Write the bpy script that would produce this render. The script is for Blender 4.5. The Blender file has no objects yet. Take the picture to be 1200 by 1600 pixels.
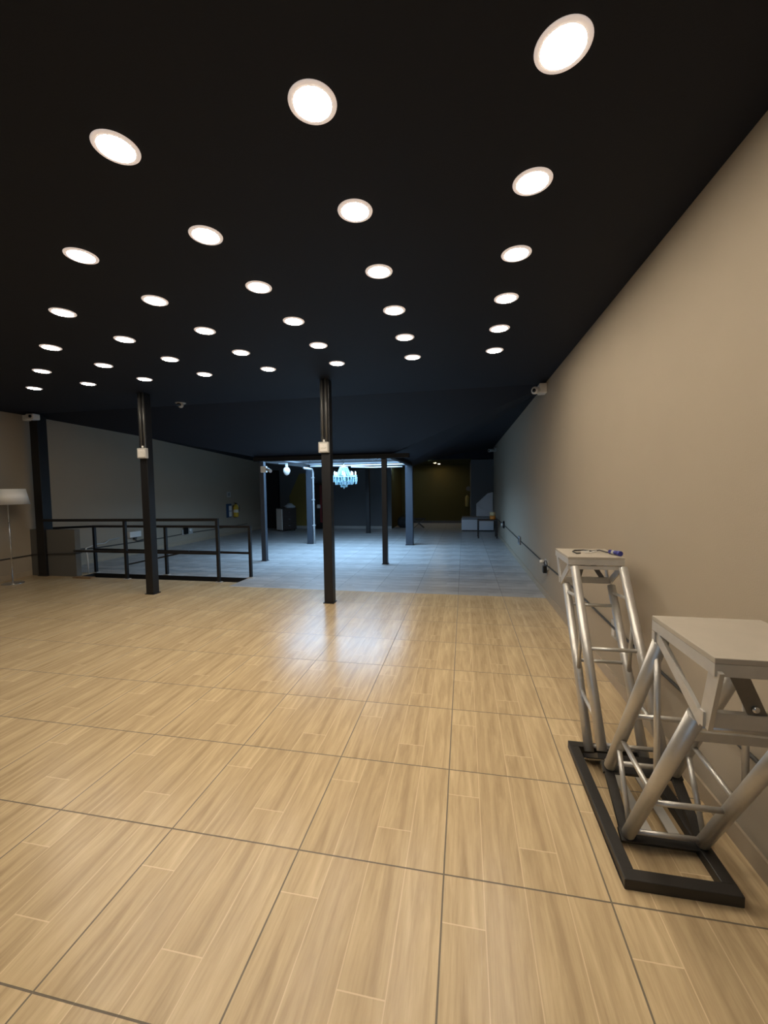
import bpy, math, random
from mathutils import Vector, Matrix
random.seed(7)
D = bpy.data
COL = bpy.context.scene.collection
PI = math.pi

# ------------------------------------------------------------------ materials
def mat(name, color=(.5, .5, .5), rough=.5, metal=0., emit=None, estr=0., spec=.5, trans=0., noise=0., nscale=20., bump=0., bscale=60., alpha=1.):
    m = D.materials.new(name); m.use_nodes = True
    nt = m.node_tree; b = nt.nodes['Principled BSDF']
    b.inputs['Base Color'].default_value = (*color, 1)
    b.inputs['Roughness'].default_value = rough
    b.inputs['Metallic'].default_value = metal
    b.inputs['Specular IOR Level'].default_value = spec
    b.inputs['Transmission Weight'].default_value = trans
    b.inputs['Alpha'].default_value = alpha
    if emit:
        b.inputs['Emission Color'].default_value = (*emit, 1)
        b.inputs['Emission Strength'].default_value = estr
    if noise or bump:
        tc = nt.nodes.new('ShaderNodeTexCoord')
        n = nt.nodes.new('ShaderNodeTexNoise'); n.inputs['Scale'].default_value = nscale; n.inputs['Detail'].default_value = 5
        nt.links.new(tc.outputs['Object'], n.inputs['Vector'])
        if noise:
            mx = nt.nodes.new('ShaderNodeMixRGB'); mx.blend_type = 'MULTIPLY'; mx.inputs[0].default_value = 1
            r = nt.nodes.new('ShaderNodeMapRange'); r.inputs[3].default_value = 1 - noise; r.inputs[4].default_value = 1 + noise
            nt.links.new(n.outputs['Fac'], r.inputs[0]); nt.links.new(r.outputs[0], mx.inputs[2])
            mx.inputs[1].default_value = (*color, 1); nt.links.new(mx.outputs[0], b.inputs['Base Color'])
        if bump:
            n2 = nt.nodes.new('ShaderNodeTexNoise'); n2.inputs['Scale'].default_value = bscale
            nt.links.new(tc.outputs['Object'], n2.inputs['Vector'])
            bp = nt.nodes.new('ShaderNodeBump'); bp.inputs['Strength'].default_value = bump; bp.inputs['Distance'].default_value = .004
            nt.links.new(n2.outputs['Fac'], bp.inputs['Height']); nt.links.new(bp.outputs[0], b.inputs['Normal'])
    return m

def floor_mat(name, cl, cd, rough, ox, oy, T, grout, lines=1., swap=False):
    m = D.materials.new(name); m.use_nodes = True
    nt = m.node_tree; N = nt.nodes; L = nt.links; b = N['Principled BSDF']
    def math_(op, a, c=None, e=None):
        n = N.new('ShaderNodeMath'); n.operation = op
        for i, v in enumerate((a, c, e)):
            if v is None: continue
            if isinstance(v, (int, float)): n.inputs[i].default_value = v
            else: L.new(v, n.inputs[i])
        return n.outputs[0]
    tc = N.new('ShaderNodeTexCoord'); sx = N.new('ShaderNodeSeparateXYZ'); L.new(tc.outputs['Object'], sx.inputs[0])
    X, Y = sx.outputs[0], sx.outputs[1]
    u = math_('DIVIDE', math_('SUBTRACT', X, ox), T); v = math_('DIVIDE', math_('SUBTRACT', Y, oy), T)
    if swap: u, v = v, u
    fu = math_('FRACT', u); fv = math_('FRACT', v); cu = math_('FLOOR', u); cv = math_('FLOOR', v)
    p4 = math_('MULTIPLY', fu, 4.); p = math_('FLOOR', p4); fp = math_('FRACT', p4)
    is0 = math_('COMPARE', p, 0., .1); is2 = math_('COMPARE', p, 2., .1)
    s0 = math_('MULTIPLY', is0, math_('GREATER_THAN', fv, .705)); s2 = math_('MULTIPLY', is2, math_('LESS_THAN', fv, .29))
    sid = math_('ADD', math_('MULTIPLY', p, 3.7), math_('ADD', math_('MULTIPLY', s0, 17.3), math_('MULTIPLY', s2, 29.1)))
    wn = N.new('ShaderNodeTexWhiteNoise'); wn.noise_dimensions = '1D'; L.new(sid, wn.inputs['W'])
    def noise(kx, ky, det, dist, ofs):
        c = N.new('ShaderNodeCombineXYZ')
        L.new(math_('ADD', math_('MULTIPLY', fu, kx * T), math_('MULTIPLY', sid, ofs)), c.inputs[0])
        L.new(math_('ADD', math_('MULTIPLY', fv, ky * T), math_('MULTIPLY', math_('ADD', math_('MULTIPLY', cu, .37), math_('MULTIPLY', cv, .73)), .25)), c.inputs[1])
        n = N.new('ShaderNodeTexNoise'); n.inputs['Scale'].default_value = 1; n.inputs['Detail'].default_value = det
        n.inputs['Distortion'].default_value = dist; L.new(c.outputs[0], n.inputs['Vector']); return n.outputs['Fac']
    g1 = noise(22, 1.9, 4, 1.1, 5.3); g2 = noise(95, 4.5, 5, .5, 9.1); g3 = noise(380, 22, 2, 0, 3.3)
    t = math_('ADD', math_('MULTIPLY', g1, 1.25), math_('ADD', math_('MULTIPLY', g2, .5), math_('MULTIPLY', g3, .25)))
    t = math_('ADD', math_('SUBTRACT', t, 1.0), math_('MULTIPLY', math_('SUBTRACT', wn.outputs['Value'], .5), .40))
    t = math_('ADD', math_('MULTIPLY', t, 1.25), .5)
    t = math_('ADD', t, math_('MULTIPLY', s2, .22))
    mr = N.new('ShaderNodeMapRange'); mr.inputs[1].default_value = 0.; mr.inputs[2].default_value = 1.; L.new(t, mr.inputs[0])
    mix = N.new('ShaderNodeMixRGB'); mix.inputs[1].default_value = (*cl, 1); mix.inputs[2].default_value = (*cd, 1); L.new(mr.outputs[0], mix.inputs[0])
    # light plank edges
    e = math_('LESS_THAN', math_('MINIMUM', fp, math_('SUBTRACT', 1., fp)), .013)
    j0 = math_('MULTIPLY', is0, math_('LESS_THAN', math_('ABSOLUTE', math_('SUBTRACT', fv, .705)), .0035))
    j2 = math_('MULTIPLY', is2, math_('LESS_THAN', math_('ABSOLUTE', math_('SUBTRACT', fv, .29)), .0035))
    ed = math_('MAXIMUM', math_('MULTIPLY', e, .8), math_('MAXIMUM', j0, j2))
    mix2 = N.new('ShaderNodeMixRGB'); mix2.inputs[2].default_value = (cl[0] * 1.12, cl[1] * 1.14, cl[2] * 1.2, 1)
    L.new(math_('MULTIPLY', ed, .75 * lines), mix2.inputs[0]); L.new(mix.outputs[0], mix2.inputs[1])
    # grout
    d = math_('MINIMUM', math_('MINIMUM', fu, math_('SUBTRACT', 1., fu)), math_('MINIMUM', fv, math_('SUBTRACT', 1., fv)))
    gr = math_('LESS_THAN', d, .0052)
    mix3 = N.new('ShaderNodeMixRGB'); mix3.inputs[2].default_value = (*grout, 1); L.new(math_('MULTIPLY', gr, .85 if lines > .5 else .6), mix3.inputs[0]); L.new(mix2.outputs[0], mix3.inputs[1])
    L.new(mix3.outputs[0], b.inputs['Base Color'])
    b.inputs['Specular IOR Level'].default_value = .38
    L.new(math_('ADD', math_('MULTIPLY', g2, .12), math_('ADD', math_('MULTIPLY', gr, .3), rough - .06)), b.inputs['Roughness'])
    # every tile lies at a slightly different tilt
    w3 = N.new('ShaderNodeTexWhiteNoise'); w3.noise_dimensions = '2D'
    cc = N.new('ShaderNodeCombineXYZ'); L.new(cu, cc.inputs[0]); L.new(cv, cc.inputs[1]); L.new(cc.outputs[0], w3.inputs['Vector'])
    vs = N.new('ShaderNodeVectorMath'); vs.operation = 'SUBTRACT'; L.new(w3.outputs['Color'], vs.inputs[0]); vs.inputs[1].default_value = (.5, .5, .5)
    vm = N.new('ShaderNodeVectorMath'); vm.operation = 'MULTIPLY'; L.new(vs.outputs[0], vm.inputs[0]); vm.inputs[1].default_value = (.02, .02, 0)
    geo = N.new('ShaderNodeNewGeometry'); va = N.new('ShaderNodeVectorMath'); L.new(geo.outputs['Normal'], va.inputs[0]); L.new(vm.outputs[0], va.inputs[1])
    bp = N.new('ShaderNodeBump'); bp.inputs['Strength'].default_value = .12; bp.inputs['Distance'].default_value = .002
    L.new(math_('SUBTRACT', math_('MULTIPLY', g2, -.5), math_('ADD', math_('MULTIPLY', gr, 1.), math_('MULTIPLY', ed, .3))), bp.inputs['Height'])
    nn = N.new('ShaderNodeVectorMath'); nn.operation = 'NORMALIZE'; L.new(va.outputs[0], nn.inputs[0])
    L.new(nn.outputs[0], bp.inputs['Normal']); L.new(bp.outputs[0], b.inputs['Normal'])
    return m

M = {}
M['floor'] = floor_mat('wood_look_tile', (.67, .52, .31), (.39, .28, .158), .25, -.0788, 1.5093, .6, (.075, .062, .05))
M['floor_grey'] = floor_mat('grey_wood_look_tile', (.58, .57, .56), (.20, .195, .19), .32, -.0788, 1.5093, .6, (.13, .125, .12), lines=.45, swap=True)
M['wall'] = mat('taupe_paint', (.36, .305, .235), .75, spec=.25, noise=.03, nscale=3, bump=.12, bscale=140)
M['wall_dark'] = mat('charcoal_paint', (.11, .115, .12), .7, spec=.25, bump=.1, bscale=140)
M['ceiling'] = mat('black_ceiling_paint', (.0100, .0120, .0190), .65, spec=.2, bump=.1, bscale=90)
M['wall_alcove'] = mat('dim_warm_lit_taupe', (.062, .048, .014), .75, spec=.15, bump=.12, bscale=140)  # taupe wall with the alcove's dim warm light put into the colour
M['knee'] = mat('darkened_wall_paint', (.13, .125, .112), .75, spec=.2)  # wall colour darkened to offset the lamp light on its front face
M['well'] = mat('white_skylight_lining', (.26, .27, .29), .6)
M['steel'] = mat('black_painted_steel', (.0095, .0095, .011), .42, spec=.45, bump=.05)
M['steel_skylit'] = mat('skylit_black_steel', (.034, .042, .056), .5, spec=.4, bump=.05)  # black steel with the skylight's blue light put into its colour
M['beam'] = mat('black_beam_paint', (.006, .006, .007), .6, spec=.2)
M['black_metal'] = mat('dark_steel_base', (.022, .020, .018), .45, spec=.5, noise=.15, nscale=40)
M['alu'] = mat('brushed_aluminium_tube', (.54, .525, .495), .40, metal=.7, noise=.06, nscale=60)
M['alu_flat'] = mat('aluminium_plate', (.56, .545, .51), .5, metal=.7, noise=.08, nscale=30)
M['alu_dark'] = mat('dull_steel_strap', (.20, .19, .175), .4, metal=.8, noise=.15, nscale=50)
M['ply'] = mat('pale_top_panel', (.38, .34, .28), .55, noise=.07, nscale=14)
M['white_pl'] = mat('white_plastic', (.72, .70, .66), .4)
M['grey_pl'] = mat('pale_grey_plastic', (.42, .41, .39), .45)
M['lens'] = mat('black_glass_lens', (.006, .006, .007), .1)
M['trim'] = mat('lamp_trim_ring', (.80, .74, .70), .4, emit=(1, .84, .76), estr=.42)
M['lamp'] = mat('lit_lamp_diffuser', (.9, .9, .9), .4, emit=(1, .87, .70), estr=95.)
M['spot'] = mat('lit_spot_diffuser', (.9, .9, .9), .4, emit=(1, .76, .36), estr=120.)
M['pipe'] = mat('grey_conduit', (.10, .10, .098), .4, metal=.3)
M['pipe_l'] = mat('pale_conduit', (.50, .52, .53), .35, metal=.4)
M['cable'] = mat('dark_cable', (.045, .043, .04), .5)
M['cable_w'] = mat('white_cable', (.6, .6, .58), .5)
M['blue'] = mat('blue_plug_plastic', (.03, .035, .22), .4)
M['shade'] = mat('white_fabric_shade', (.93, .92, .90), .8, noise=.03, nscale=60)
M['chrome'] = mat('satin_chrome', (.6, .6, .6), .25, metal=.9)
M['ext'] = mat('yellow_extinguisher_paint', (.62, .40, .03), .35)
M['ext_dim'] = mat('shaded_extinguisher_paint', (.22, .16, .04), .45)  # same yellow paint, darkened to carry the alcove's dimness in the colour
M['ext_lbl'] = mat('extinguisher_label', (.72, .66, .55), .5)
M['sign_blue'] = mat('blue_sign_panel', (.02, .06, .14), .4)
M['tile_skirt'] = mat('tan_skirting_tile', (.38, .31, .225), .4, noise=.1, nscale=12)
M['skirt_grey'] = mat('pale_skirting_tile', (.34, .33, .31), .45)
M['uphol'] = mat('pale_grey_upholstery', (.60, .62, .66), .8, bump=.15, bscale=200)
M['uphol_d'] = mat('mid_grey_upholstery', (.22, .23, .25), .85, bump=.2, bscale=200)
M['dark_wood'] = mat('dark_wood', (.035, .026, .022), .4, noise=.2, nscale=14)
M['amber'] = mat('amber_wax', (.55, .20, .025), .3, noise=.2, nscale=30)
M['cream'] = mat('cream_wax', (.62, .50, .27), .5)
M['wall_warm_lit'] = mat('warm_lit_wall', (.19, .14, .03), .7)  # yellow of warm lamp light on the wall, put into the colour
M['red'] = mat('dark_red_strip', (.16, .014, .014), .5)
M['bag'] = mat('pale_blue_cloth', (.40, .46, .50), .8)
M['black_cloth'] = mat('black_cloth', (.012, .012, .013), .8)
M['stair'] = mat('stair_black', (.010, .010, .011), .6)
M['crystal'] = mat('cut_crystal', (.60, .90, 1.0), .08, trans=.3, spec=.8)
M['bulb'] = mat('lit_candle_bulb', (.9, .95, 1), .3, emit=(.62, .92, 1.), estr=3.)
M['brown'] = mat('brown_wood_offcut', (.22, .13, .06), .6)
def glass_mat(name, tint):
    m = D.materials.new(name); m.use_nodes = True; nt = m.node_tree
    nt.nodes.remove(nt.nodes['Principled BSDF']); o = nt.nodes['Material Output']
    t = nt.nodes.new('ShaderNodeBsdfTransparent'); t.inputs[0].default_value = tint
    g = nt.nodes.new('ShaderNodeBsdfGlossy'); g.inputs['Roughness'].default_value = .02
    lw = nt.nodes.new('ShaderNodeLayerWeight'); pw = nt.nodes.new('ShaderNodeMath'); pw.operation = 'POWER'; nt.links.new(lw.outputs['Facing'], pw.inputs[0]); pw.inputs[1].default_value = 5
    f = nt.nodes.new('ShaderNodeMath'); f.operation = 'MULTIPLY_ADD'; nt.links.new(pw.outputs[0], f.inputs[0]); f.inputs[1].default_value = .9; f.inputs[2].default_value = .04
    mx = nt.nodes.new('ShaderNodeMixShader'); nt.links.new(f.outputs[0], mx.inputs[0]); nt.links.new(t.outputs[0], mx.inputs[1]); nt.links.new(g.outputs[0], mx.inputs[2])
    nt.links.new(mx.outputs[0], o.inputs[0]); return m
M['glass'] = glass_mat('skylight_glass', (.94, .97, .98, 1)); M['glass_tint'] = glass_mat('tinted_window_glass', (.30, .32, .33, 1))

# ------------------------------------------------------------------ mesh builder
def frame_of(d):
    d = Vector(d).normalized(); a = Vector((0, 0, 1)) if abs(d.z) < .95 else Vector((1, 0, 0))
    x = d.cross(a).normalized(); y = d.cross(x).normalized(); return x, y, d
class B:
    def __init__(s): s.v = []; s.f = []; s.sm = []
    def add(s, vs, fs, sm=False):
        o = len(s.v); s.v += [Vector(p) for p in vs]; s.f += [[i + o for i in f] for f in fs]; s.sm += [sm] * len(fs) if isinstance(sm, bool) else sm; return s
    def box(s, lo, hi, R=None, c=None):
        vs = [Vector((x, y, z)) for x in (lo[0], hi[0]) for y in (lo[1], hi[1]) for z in (lo[2], hi[2])]
        if R is not None: vs = [R @ p + Vector(c or (0, 0, 0)) for p in vs]
        return s.add(vs, [(0, 1, 3, 2), (4, 6, 7, 5), (0, 4, 5, 1), (2, 3, 7, 6), (0, 2, 6, 4), (1, 5, 7, 3)])
    def bar(s, p, q, w, h, up=(0, 0, 1)):         # rectangular bar from p to q; h along up
        p, q = Vector(p), Vector(q); d = (q - p).normalized(); u = Vector(up); x = d.cross(u)
        if x.length < 1e-4: x = d.cross(Vector((1, 0, 0)))
        x.normalize(); u = x.cross(d).normalized(); vs = []
        for e in (p, q):
            for a, c in ((-1, -1), (1, -1), (1, 1), (-1, 1)): vs.append(e + x * a * w / 2 + u * c * h / 2)
        return s.add(vs, [(0, 1, 2, 3), (7, 6, 5, 4), (0, 4, 5, 1), (1, 5, 6, 2), (2, 6, 7, 3), (3, 7, 4, 0)])
    def tube(s, p, q, r, n=16, r2=None):
        p, q = Vector(p), Vector(q); x, y, d = frame_of(q - p); r2 = r if r2 is None else r2; vs = []
        for e, rr in ((p, r), (q, r2)):
            for i in range(n): a = 2 * PI * i / n; vs.append(e + x * math.cos(a) * rr + y * math.sin(a) * rr)
        fs = [(i, (i + 1) % n, n + (i + 1) % n, n + i) for i in range(n)]
        return s.add(vs, fs + [tuple(range(n))[::-1], tuple(range(n, 2 * n))], [True] * n + [False, False])
    def path(s, pts, r, n=8):
        pts = [Vector(p) for p in pts]; vs = []; k = len(pts); px = None
        for i, p in enumerate(pts):
            d = (pts[min(i + 1, k - 1)] - pts[max(i - 1, 0)]).normalized()
            if px is None: x, y, _ = frame_of(d)
            else: x = (px - d * px.dot(d)).normalized(); y = d.cross(x)
            px = x
            for j in range(n): a = 2 * PI * j / n; vs.append(p + x * math.cos(a) * r + y * math.sin(a) * r)
        fs = [(i * n + j, i * n + (j + 1) % n, (i + 1) * n + (j + 1) % n, (i + 1) * n + j) for i in range(k - 1) for j in range(n)]
        return s.add(vs, fs + [tuple(range(n))[::-1], tuple(range((k - 1) * n, k * n))], True)
    def lathe(s, prof, c=(0, 0, 0), n=32, axis=(0, 0, 1), smooth=True):
        x, y, d = frame_of(axis); c = Vector(c); vs = []; k = len(prof)
        if Vector(axis) == Vector((0, 0, 1)): x, y = Vector((1, 0, 0)), Vector((0, 1, 0))
        for r, z in prof:
            for i in range(n): a = 2 * PI * i / n; vs.append(c + d * z + x * math.cos(a) * r + y * math.sin(a) * r)
        fs = [(i * n + j, i * n + (j + 1) % n, (i + 1) * n + (j + 1) % n, (i + 1) * n + j) for i in range(k - 1) for j in range(n)]
        sm = [smooth] * len(fs)
        if prof[0][0] > 1e-5: fs.append(tuple(range(n))[::-1]); sm.append(False)
        if prof[-1][0] > 1e-5: fs.append(tuple(range((k - 1) * n, k * n))); sm.append(False)
        return s.add(vs, fs, sm)
    def prism(s, poly, ext):                      # polygon of 3D points extruded by a vector
        n = len(poly); e = Vector(ext); P = [Vector(p) for p in poly]
        return s.add(P + [p + e for p in P], [tuple(range(n))[::-1], tuple(range(n, 2 * n))] + [(i, (i + 1) % n, n + (i + 1) % n, n + i) for i in range(n)])
    def build(s, name, m, parent=None, origin=None, local=False, bevel=0.):
        o = Vector(origin) if origin is not None else (Vector((0, 0, 0)) if parent is None else Vector((0, 0, 0)))
        if parent is not None and not local: o = wloc(parent)
        me = D.meshes.new(name); me.from_pydata([tuple(p - o) for p in s.v], [], s.f); me.update()
        me.polygons.foreach_set('use_smooth', s.sm)
        import bmesh
        bm = bmesh.new(); bm.from_mesh(me); bmesh.ops.remove_doubles(bm, verts=bm.verts, dist=1e-6); bmesh.ops.recalc_face_normals(bm, faces=bm.faces)
        if bevel:
            ed = [e for e in bm.edges if e.calc_length() > bevel * 3 and len(e.link_faces) == 2 and e.calc_face_angle(0) > .6]
            bmesh.ops.bevel(bm, geom=ed, offset=bevel, segments=2, affect='EDGES', profile=.5)
        bm.to_mesh(me); bm.free()
        me.materials.append(M[m] if isinstance(m, str) else m)
        ob = D.objects.new(name, me); COL.objects.link(ob)
        if parent is not None: ob.parent = parent
        else: ob.location = o
        return ob
def wloc(o):
    p = Vector(o.location)
    while o.parent: o = o.parent; p += Vector(o.location)
    return p
def thing(name, label, cat, loc, group=None, rotz=0.):
    o = D.objects.new(name, None); COL.objects.link(o); o.location = loc; o.rotation_euler = (0, 0, rotz); o.empty_display_size = .1
    return tag(o, label, cat, group)
def tag(o, label, cat, group=None):
    o['label'] = label; o['category'] = cat
    if group: o['group'] = group
    return o
def struct(o): o['kind'] = 'structure'; return o

# ------------------------------------------------------------------ the room
XL, CZ, YF, YB, YW = -7.75, 2.90, 5.98, -3.2, 14.75      # left wall, ceiling height, ceiling fold, wall behind the camera, far wall
def xr(y): return 1.135 - .0075 * y                       # right wall
SEAM = 5.7                                                # where the beige floor meets the grey one
HX0, HX1, HY0, HY1 = -6.74, -3.62, 5.97, 6.30             # stair opening
b = B()
def quad(x0, x1, y0, y1): b.add([(x0, y0, 0), (x1, y0, 0), (x1, y1, 0), (x0, y1, 0)], [(0, 1, 2, 3)])
quad(XL - .1, 1.3, YB - .1, SEAM); quad(XL - .1, HX1, SEAM, HY0); quad(XL - .1, HX0, HY0, HY1 + .02)
struct(b.build('floor', 'floor'))
b = B()
quad(HX1, 1.3, SEAM, 17.6); quad(HX0, HX1, HY1, 17.6); quad(XL - .1, HX0, HY1 + .02, 17.6)
struct(b.build('floor_back', 'floor_grey'))
# stair well under the opening
b = B(); z0 = -2.2
b.add([(HX0, HY0, 0), (HX1, HY0, 0), (HX1, HY1, 0), (HX0, HY1, 0), (HX0, HY0, z0), (HX1, HY0, z0), (HX1, HY1, z0), (HX0, HY1, z0)],
      [(0, 1, 5, 4), (1, 2, 6, 5), (2, 3, 7, 6), (3, 0, 4, 7), (4, 5, 6, 7)])
struct(b.build('wall_stairwell', 'stair'))
t = thing('staircase', 'black narrow stair leading down through the railed floor opening', 'stairs', (HX1 - .5, (HY0 + HY1) / 2, -.25))
for i in range(9): B().box((HX1 - .28 * (i + 1) - .25, HY0 + .02, -.2 * (i + 1) - .03), (HX1 - .28 * i - .25, HY1 - .02, -.2 * (i + 1))).build('tread', 'stair', t)

# walls
b = B(); b.prism([(xr(YB), YB, 0), (xr(YB) + .1, YB, 0), (xr(17.6) + .1, 17.6, 0), (xr(17.6), 17.6, 0)], (0, 0, CZ + .1)); struct(b.build('wall_right', 'wall'))
b = B(); b.box((XL - .1, YB, 0), (XL, 17.6, CZ + .1)); struct(b.build('wall_left', 'wall'))
b = B(); b.box((XL, YW, 0), (-2.62, YW + .1, 2.9)); struct(b.build('wall_far', 'wall_dark'))
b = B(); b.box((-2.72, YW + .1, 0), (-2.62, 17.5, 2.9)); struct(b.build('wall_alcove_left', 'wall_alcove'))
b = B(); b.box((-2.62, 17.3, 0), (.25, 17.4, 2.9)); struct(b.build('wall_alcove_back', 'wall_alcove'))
b = B(); b.box((.25, YW + .05, 0), (xr(15), 17.5, 2.9)); struct(b.build('wall_partition', 'wall_dark'))
b = B(); b.box((-2.62, YW, 2.5), (xr(YW) - .002, YW + .05, 2.94)); struct(b.build('wall_header', 'ceiling'))
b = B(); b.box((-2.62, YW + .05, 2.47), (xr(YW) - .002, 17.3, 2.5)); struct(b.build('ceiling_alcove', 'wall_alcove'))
b = B(); b.box((XL, 5.98, 0), (-6.78, 6.08, .84)); struct(b.build('wall_knee', 'knee'))
# wall behind the camera with a wide shop window
WX0, WX1, WZ0, WZ1 = -2.6, -.6, .3, 2.2
b = B(); b.box((XL - .1, YB - .1, 0), (WX0, YB, 3)); b.box((WX1, YB - .1, 0), (1.4, YB, 3)); b.box((WX0, YB - .1, 0), (WX1, YB, WZ0)); b.box((WX0, YB - .1, WZ1), (WX1, YB, 3))
struct(b.build('wall_back', 'wall'))
w = D.objects.new('window_1', None); COL.objects.link(w); w.location = ((WX0 + WX1) / 2, YB - .05, WZ0); struct(w)
b = B()
for i in range(5): x = WX0 + (WX1 - WX0) * i / 4; b.box((x - .03, YB - .08, WZ0), (x + .03, YB - .02, WZ1))
b.box((WX0, YB - .08, WZ0), (WX1, YB - .02, WZ0 + .06)); b.box((WX0, YB - .08, WZ1 - .06), (WX1, YB - .02, WZ1)); b.build('window_frame', 'steel', w)
b = B(); b.box((WX0, YB - .055, WZ0), (WX1, YB - .045, WZ1)); b.build('window_pane', 'glass_tint', w)

# ceiling: flat in front, folding down to the skylight frame
FX0, FX1, FY0, FY1, FZ = -4.17, -1.38, 7.80, 10.62, 2.17
b = B(); R = xr(0) + .05
b.add([(XL, YB, CZ), (R, YB, CZ), (R, YF, CZ), (XL, YF, CZ)], [(0, 1, 2, 3)])
P = dict(F1=(XL, YF, CZ), F2=(R, YF, CZ), A=(FX0, FY0, FZ), Bq=(FX1, FY0, FZ), C=(FX1, FY1, FZ), Dq=(FX0, FY1, FZ), BL=(FX0, YW, 2.2), BR=(-1.9, YW, 2.26), WL=(XL, YW, 2.56), WL2=(XL, 8.0, 2.88), WR=(R, YW, CZ), RM=(-1.0, YW, 2.56), HL=(-2.6, YW, 2.2))
for q in (('F1', 'F2', 'Bq', 'A'), ('F2', 'C', 'Bq'), ('F2', 'RM', 'C'), ('C', 'RM', 'BR'), ('F2', 'WR', 'RM'), ('F1', 'A', 'Dq', 'BL', 'WL', 'WL2'), ('Dq', 'C', 'BR', 'BL')):
    b.add([P[k] for k in q], [tuple(range(len(q)))])
struct(b.build('ceiling', 'ceiling'))
# skylight well
SX0, SX1, SY0, SY1, SZ = FX0, FX1, FY0, FY1, 2.22
b = B()
b.add([(SX0, SY0, FZ), (SX1, SY0, FZ), (SX1, SY1, FZ), (SX0, SY1, FZ), (SX0, SY0, SZ), (SX1, SY0, SZ), (SX1, SY1, SZ), (SX0, SY1, SZ)], [(0, 1, 5, 4), (1, 2, 6, 5), (2, 3, 7, 6), (3, 0, 4, 7)])
struct(b.build('wall_skylight', 'well'))
w = D.objects.new('window_2', None); COL.objects.link(w); w.location = ((SX0 + SX1) / 2, (SY0 + SY1) / 2, SZ); struct(w)
b = B()
for i in range(4): x = SX0 + (SX1 - SX0) * i / 3; b.box((x - .02, SY0, SZ), (x + .02, SY1, SZ + .05))
for y in (SY0, SY1): b.box((SX0, y - .02, SZ), (SX1, y + .02, SZ + .05))
b.build('window_frame', 'steel', w)
b = B(); b.box((SX0, SY0, SZ + .05), (SX1, SY1, SZ + .056)); b.build('window_pane', 'glass', w)

# skirtings
b = B(); b.prism([(xr(YB), YB + .01, 0), (xr(YB) - .012, YB + .01, 0), (xr(14.7) - .012, 14.7, 0), (xr(14.7), 14.7, 0)], (0, 0, .085)); struct(b.build('baseboard_right', 'tile_skirt'))
b = B(); b.box((XL, YB + .01, 0), (XL + .012, 5.97, .09)); b.box((XL, 6.09, 0), (XL + .012, 14.7, .09)); struct(b.build('baseboard_left', 'tile_skirt'))
b = B(); b.box((XL + .7, YW - .012, 0), (-2.62, YW, .10)); struct(b.build('baseboard_far', 'skirt_grey'))
b = B(); b.box((-2.62, 17.288, 0), (.25, 17.3, .10)); struct(b.build('baseboard_alcove', 'dark_wood'))
# far end details of the room
d = D.objects.new('door_1', None); COL.objects.link(d); d.location = (-7.3, YW, 0); struct(d)
b = B(); b.box((-7.55, YW - .03, 0), (-7.08, YW - .002, 2.18)); b.build('door_leaf', 'black_cloth', d)
b = B(); b.box((-7.62, YW - .04, 0), (-7.55, YW - .002, 2.24)); b.box((-7.08, YW - .04, 0), (-7.03, YW - .002, 2.24)); b.box((-7.55, YW - .04, 2.18), (-7.08, YW - .002, 2.24)); b.build('door_frame', 'beam', d)
b = B(); b.prism([(-6.62, YW - .02, .1), (-5.86, YW - .02, .1), (-5.86, YW - .02, 2.12), (-6.2, YW - .02, 2.1), (-6.62, YW - .02, 1.25)], (0, .018, 0)); struct(b.build('wall_lit_patch', 'wall_warm_lit'))  # flat panel coloured as a warmly lit piece of wall
# skylight steel frame beams
def beam(name, lo, hi, label): return tag(B().box(lo, hi).build(name, 'beam', origin=((lo[0] + hi[0]) / 2, (lo[1] + hi[1]) / 2, lo[2])), label, 'beam', None)
beam('steel_beam', (-4.25, 7.74, 2.085), (-1.02, 7.84, 2.168), 'black steel beam along the front edge of the skylight, nearest the camera')
beam('steel_beam', (FX1 - .05, 7.84, 2.085), (FX1 + .05, 10.66, 2.168), 'black steel beam along the right edge of the skylight')
beam('steel_beam', (-4.25, 7.84, 2.085), (-4.15, 10.66, 2.168), 'black steel beam along the left edge of the skylight')
beam('steel_beam', (-4.15, 10.56, 2.085), (FX1 - .05, 10.66, 2.168), 'black steel beam along the rear edge of the skylight')

# ------------------------------------------------------------------ steel columns
def column(x, y, s, top, label, m='steel'):
    t = thing('steel_column', label, 'column', (x, y, 0))
    B().box((x - s / 2, y - s / 2, 0), (x + s / 2, y + s / 2, top)).build('shaft', m, t, bevel=.006)
    B().box((x - s / 2 - .012, y - s / 2 - .012, 0), (x + s / 2 + .012, y + s / 2 + .012, .012)).build('base_plate', 'steel', t)
    return t
column(-1.745, 5.08, .12, 2.9, 'slim black steel column in the middle of the room with a socket box facing the camera')
column(-4.50, 5.14, .12, 2.9, 'slim black steel column standing in front of the black railing')
column(-7.47, 6.02, .17, 2.9, 'thick black steel column by the left wall beside the floor lamp')
column(-4.14, 7.90, .10, 2.085, 'black steel post under the front left corner of the skylight', 'steel_skylit')
column(-1.53, 7.86, .10, 2.085, 'thin black steel post under the front beam, right of the chandelier')
column(-4.15, 10.58, .16, 2.085, 'black steel post under the rear left corner of the skylight, grey pipe on it', 'steel_skylit')
column(-1.40, 10.60, .19, 2.085, 'wide black steel post under the rear right corner of the skylight', 'steel_skylit')
column(-3.17, 13.33, .13, 2.19, 'farthest thin black steel post, standing before the dark far wall')

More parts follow.
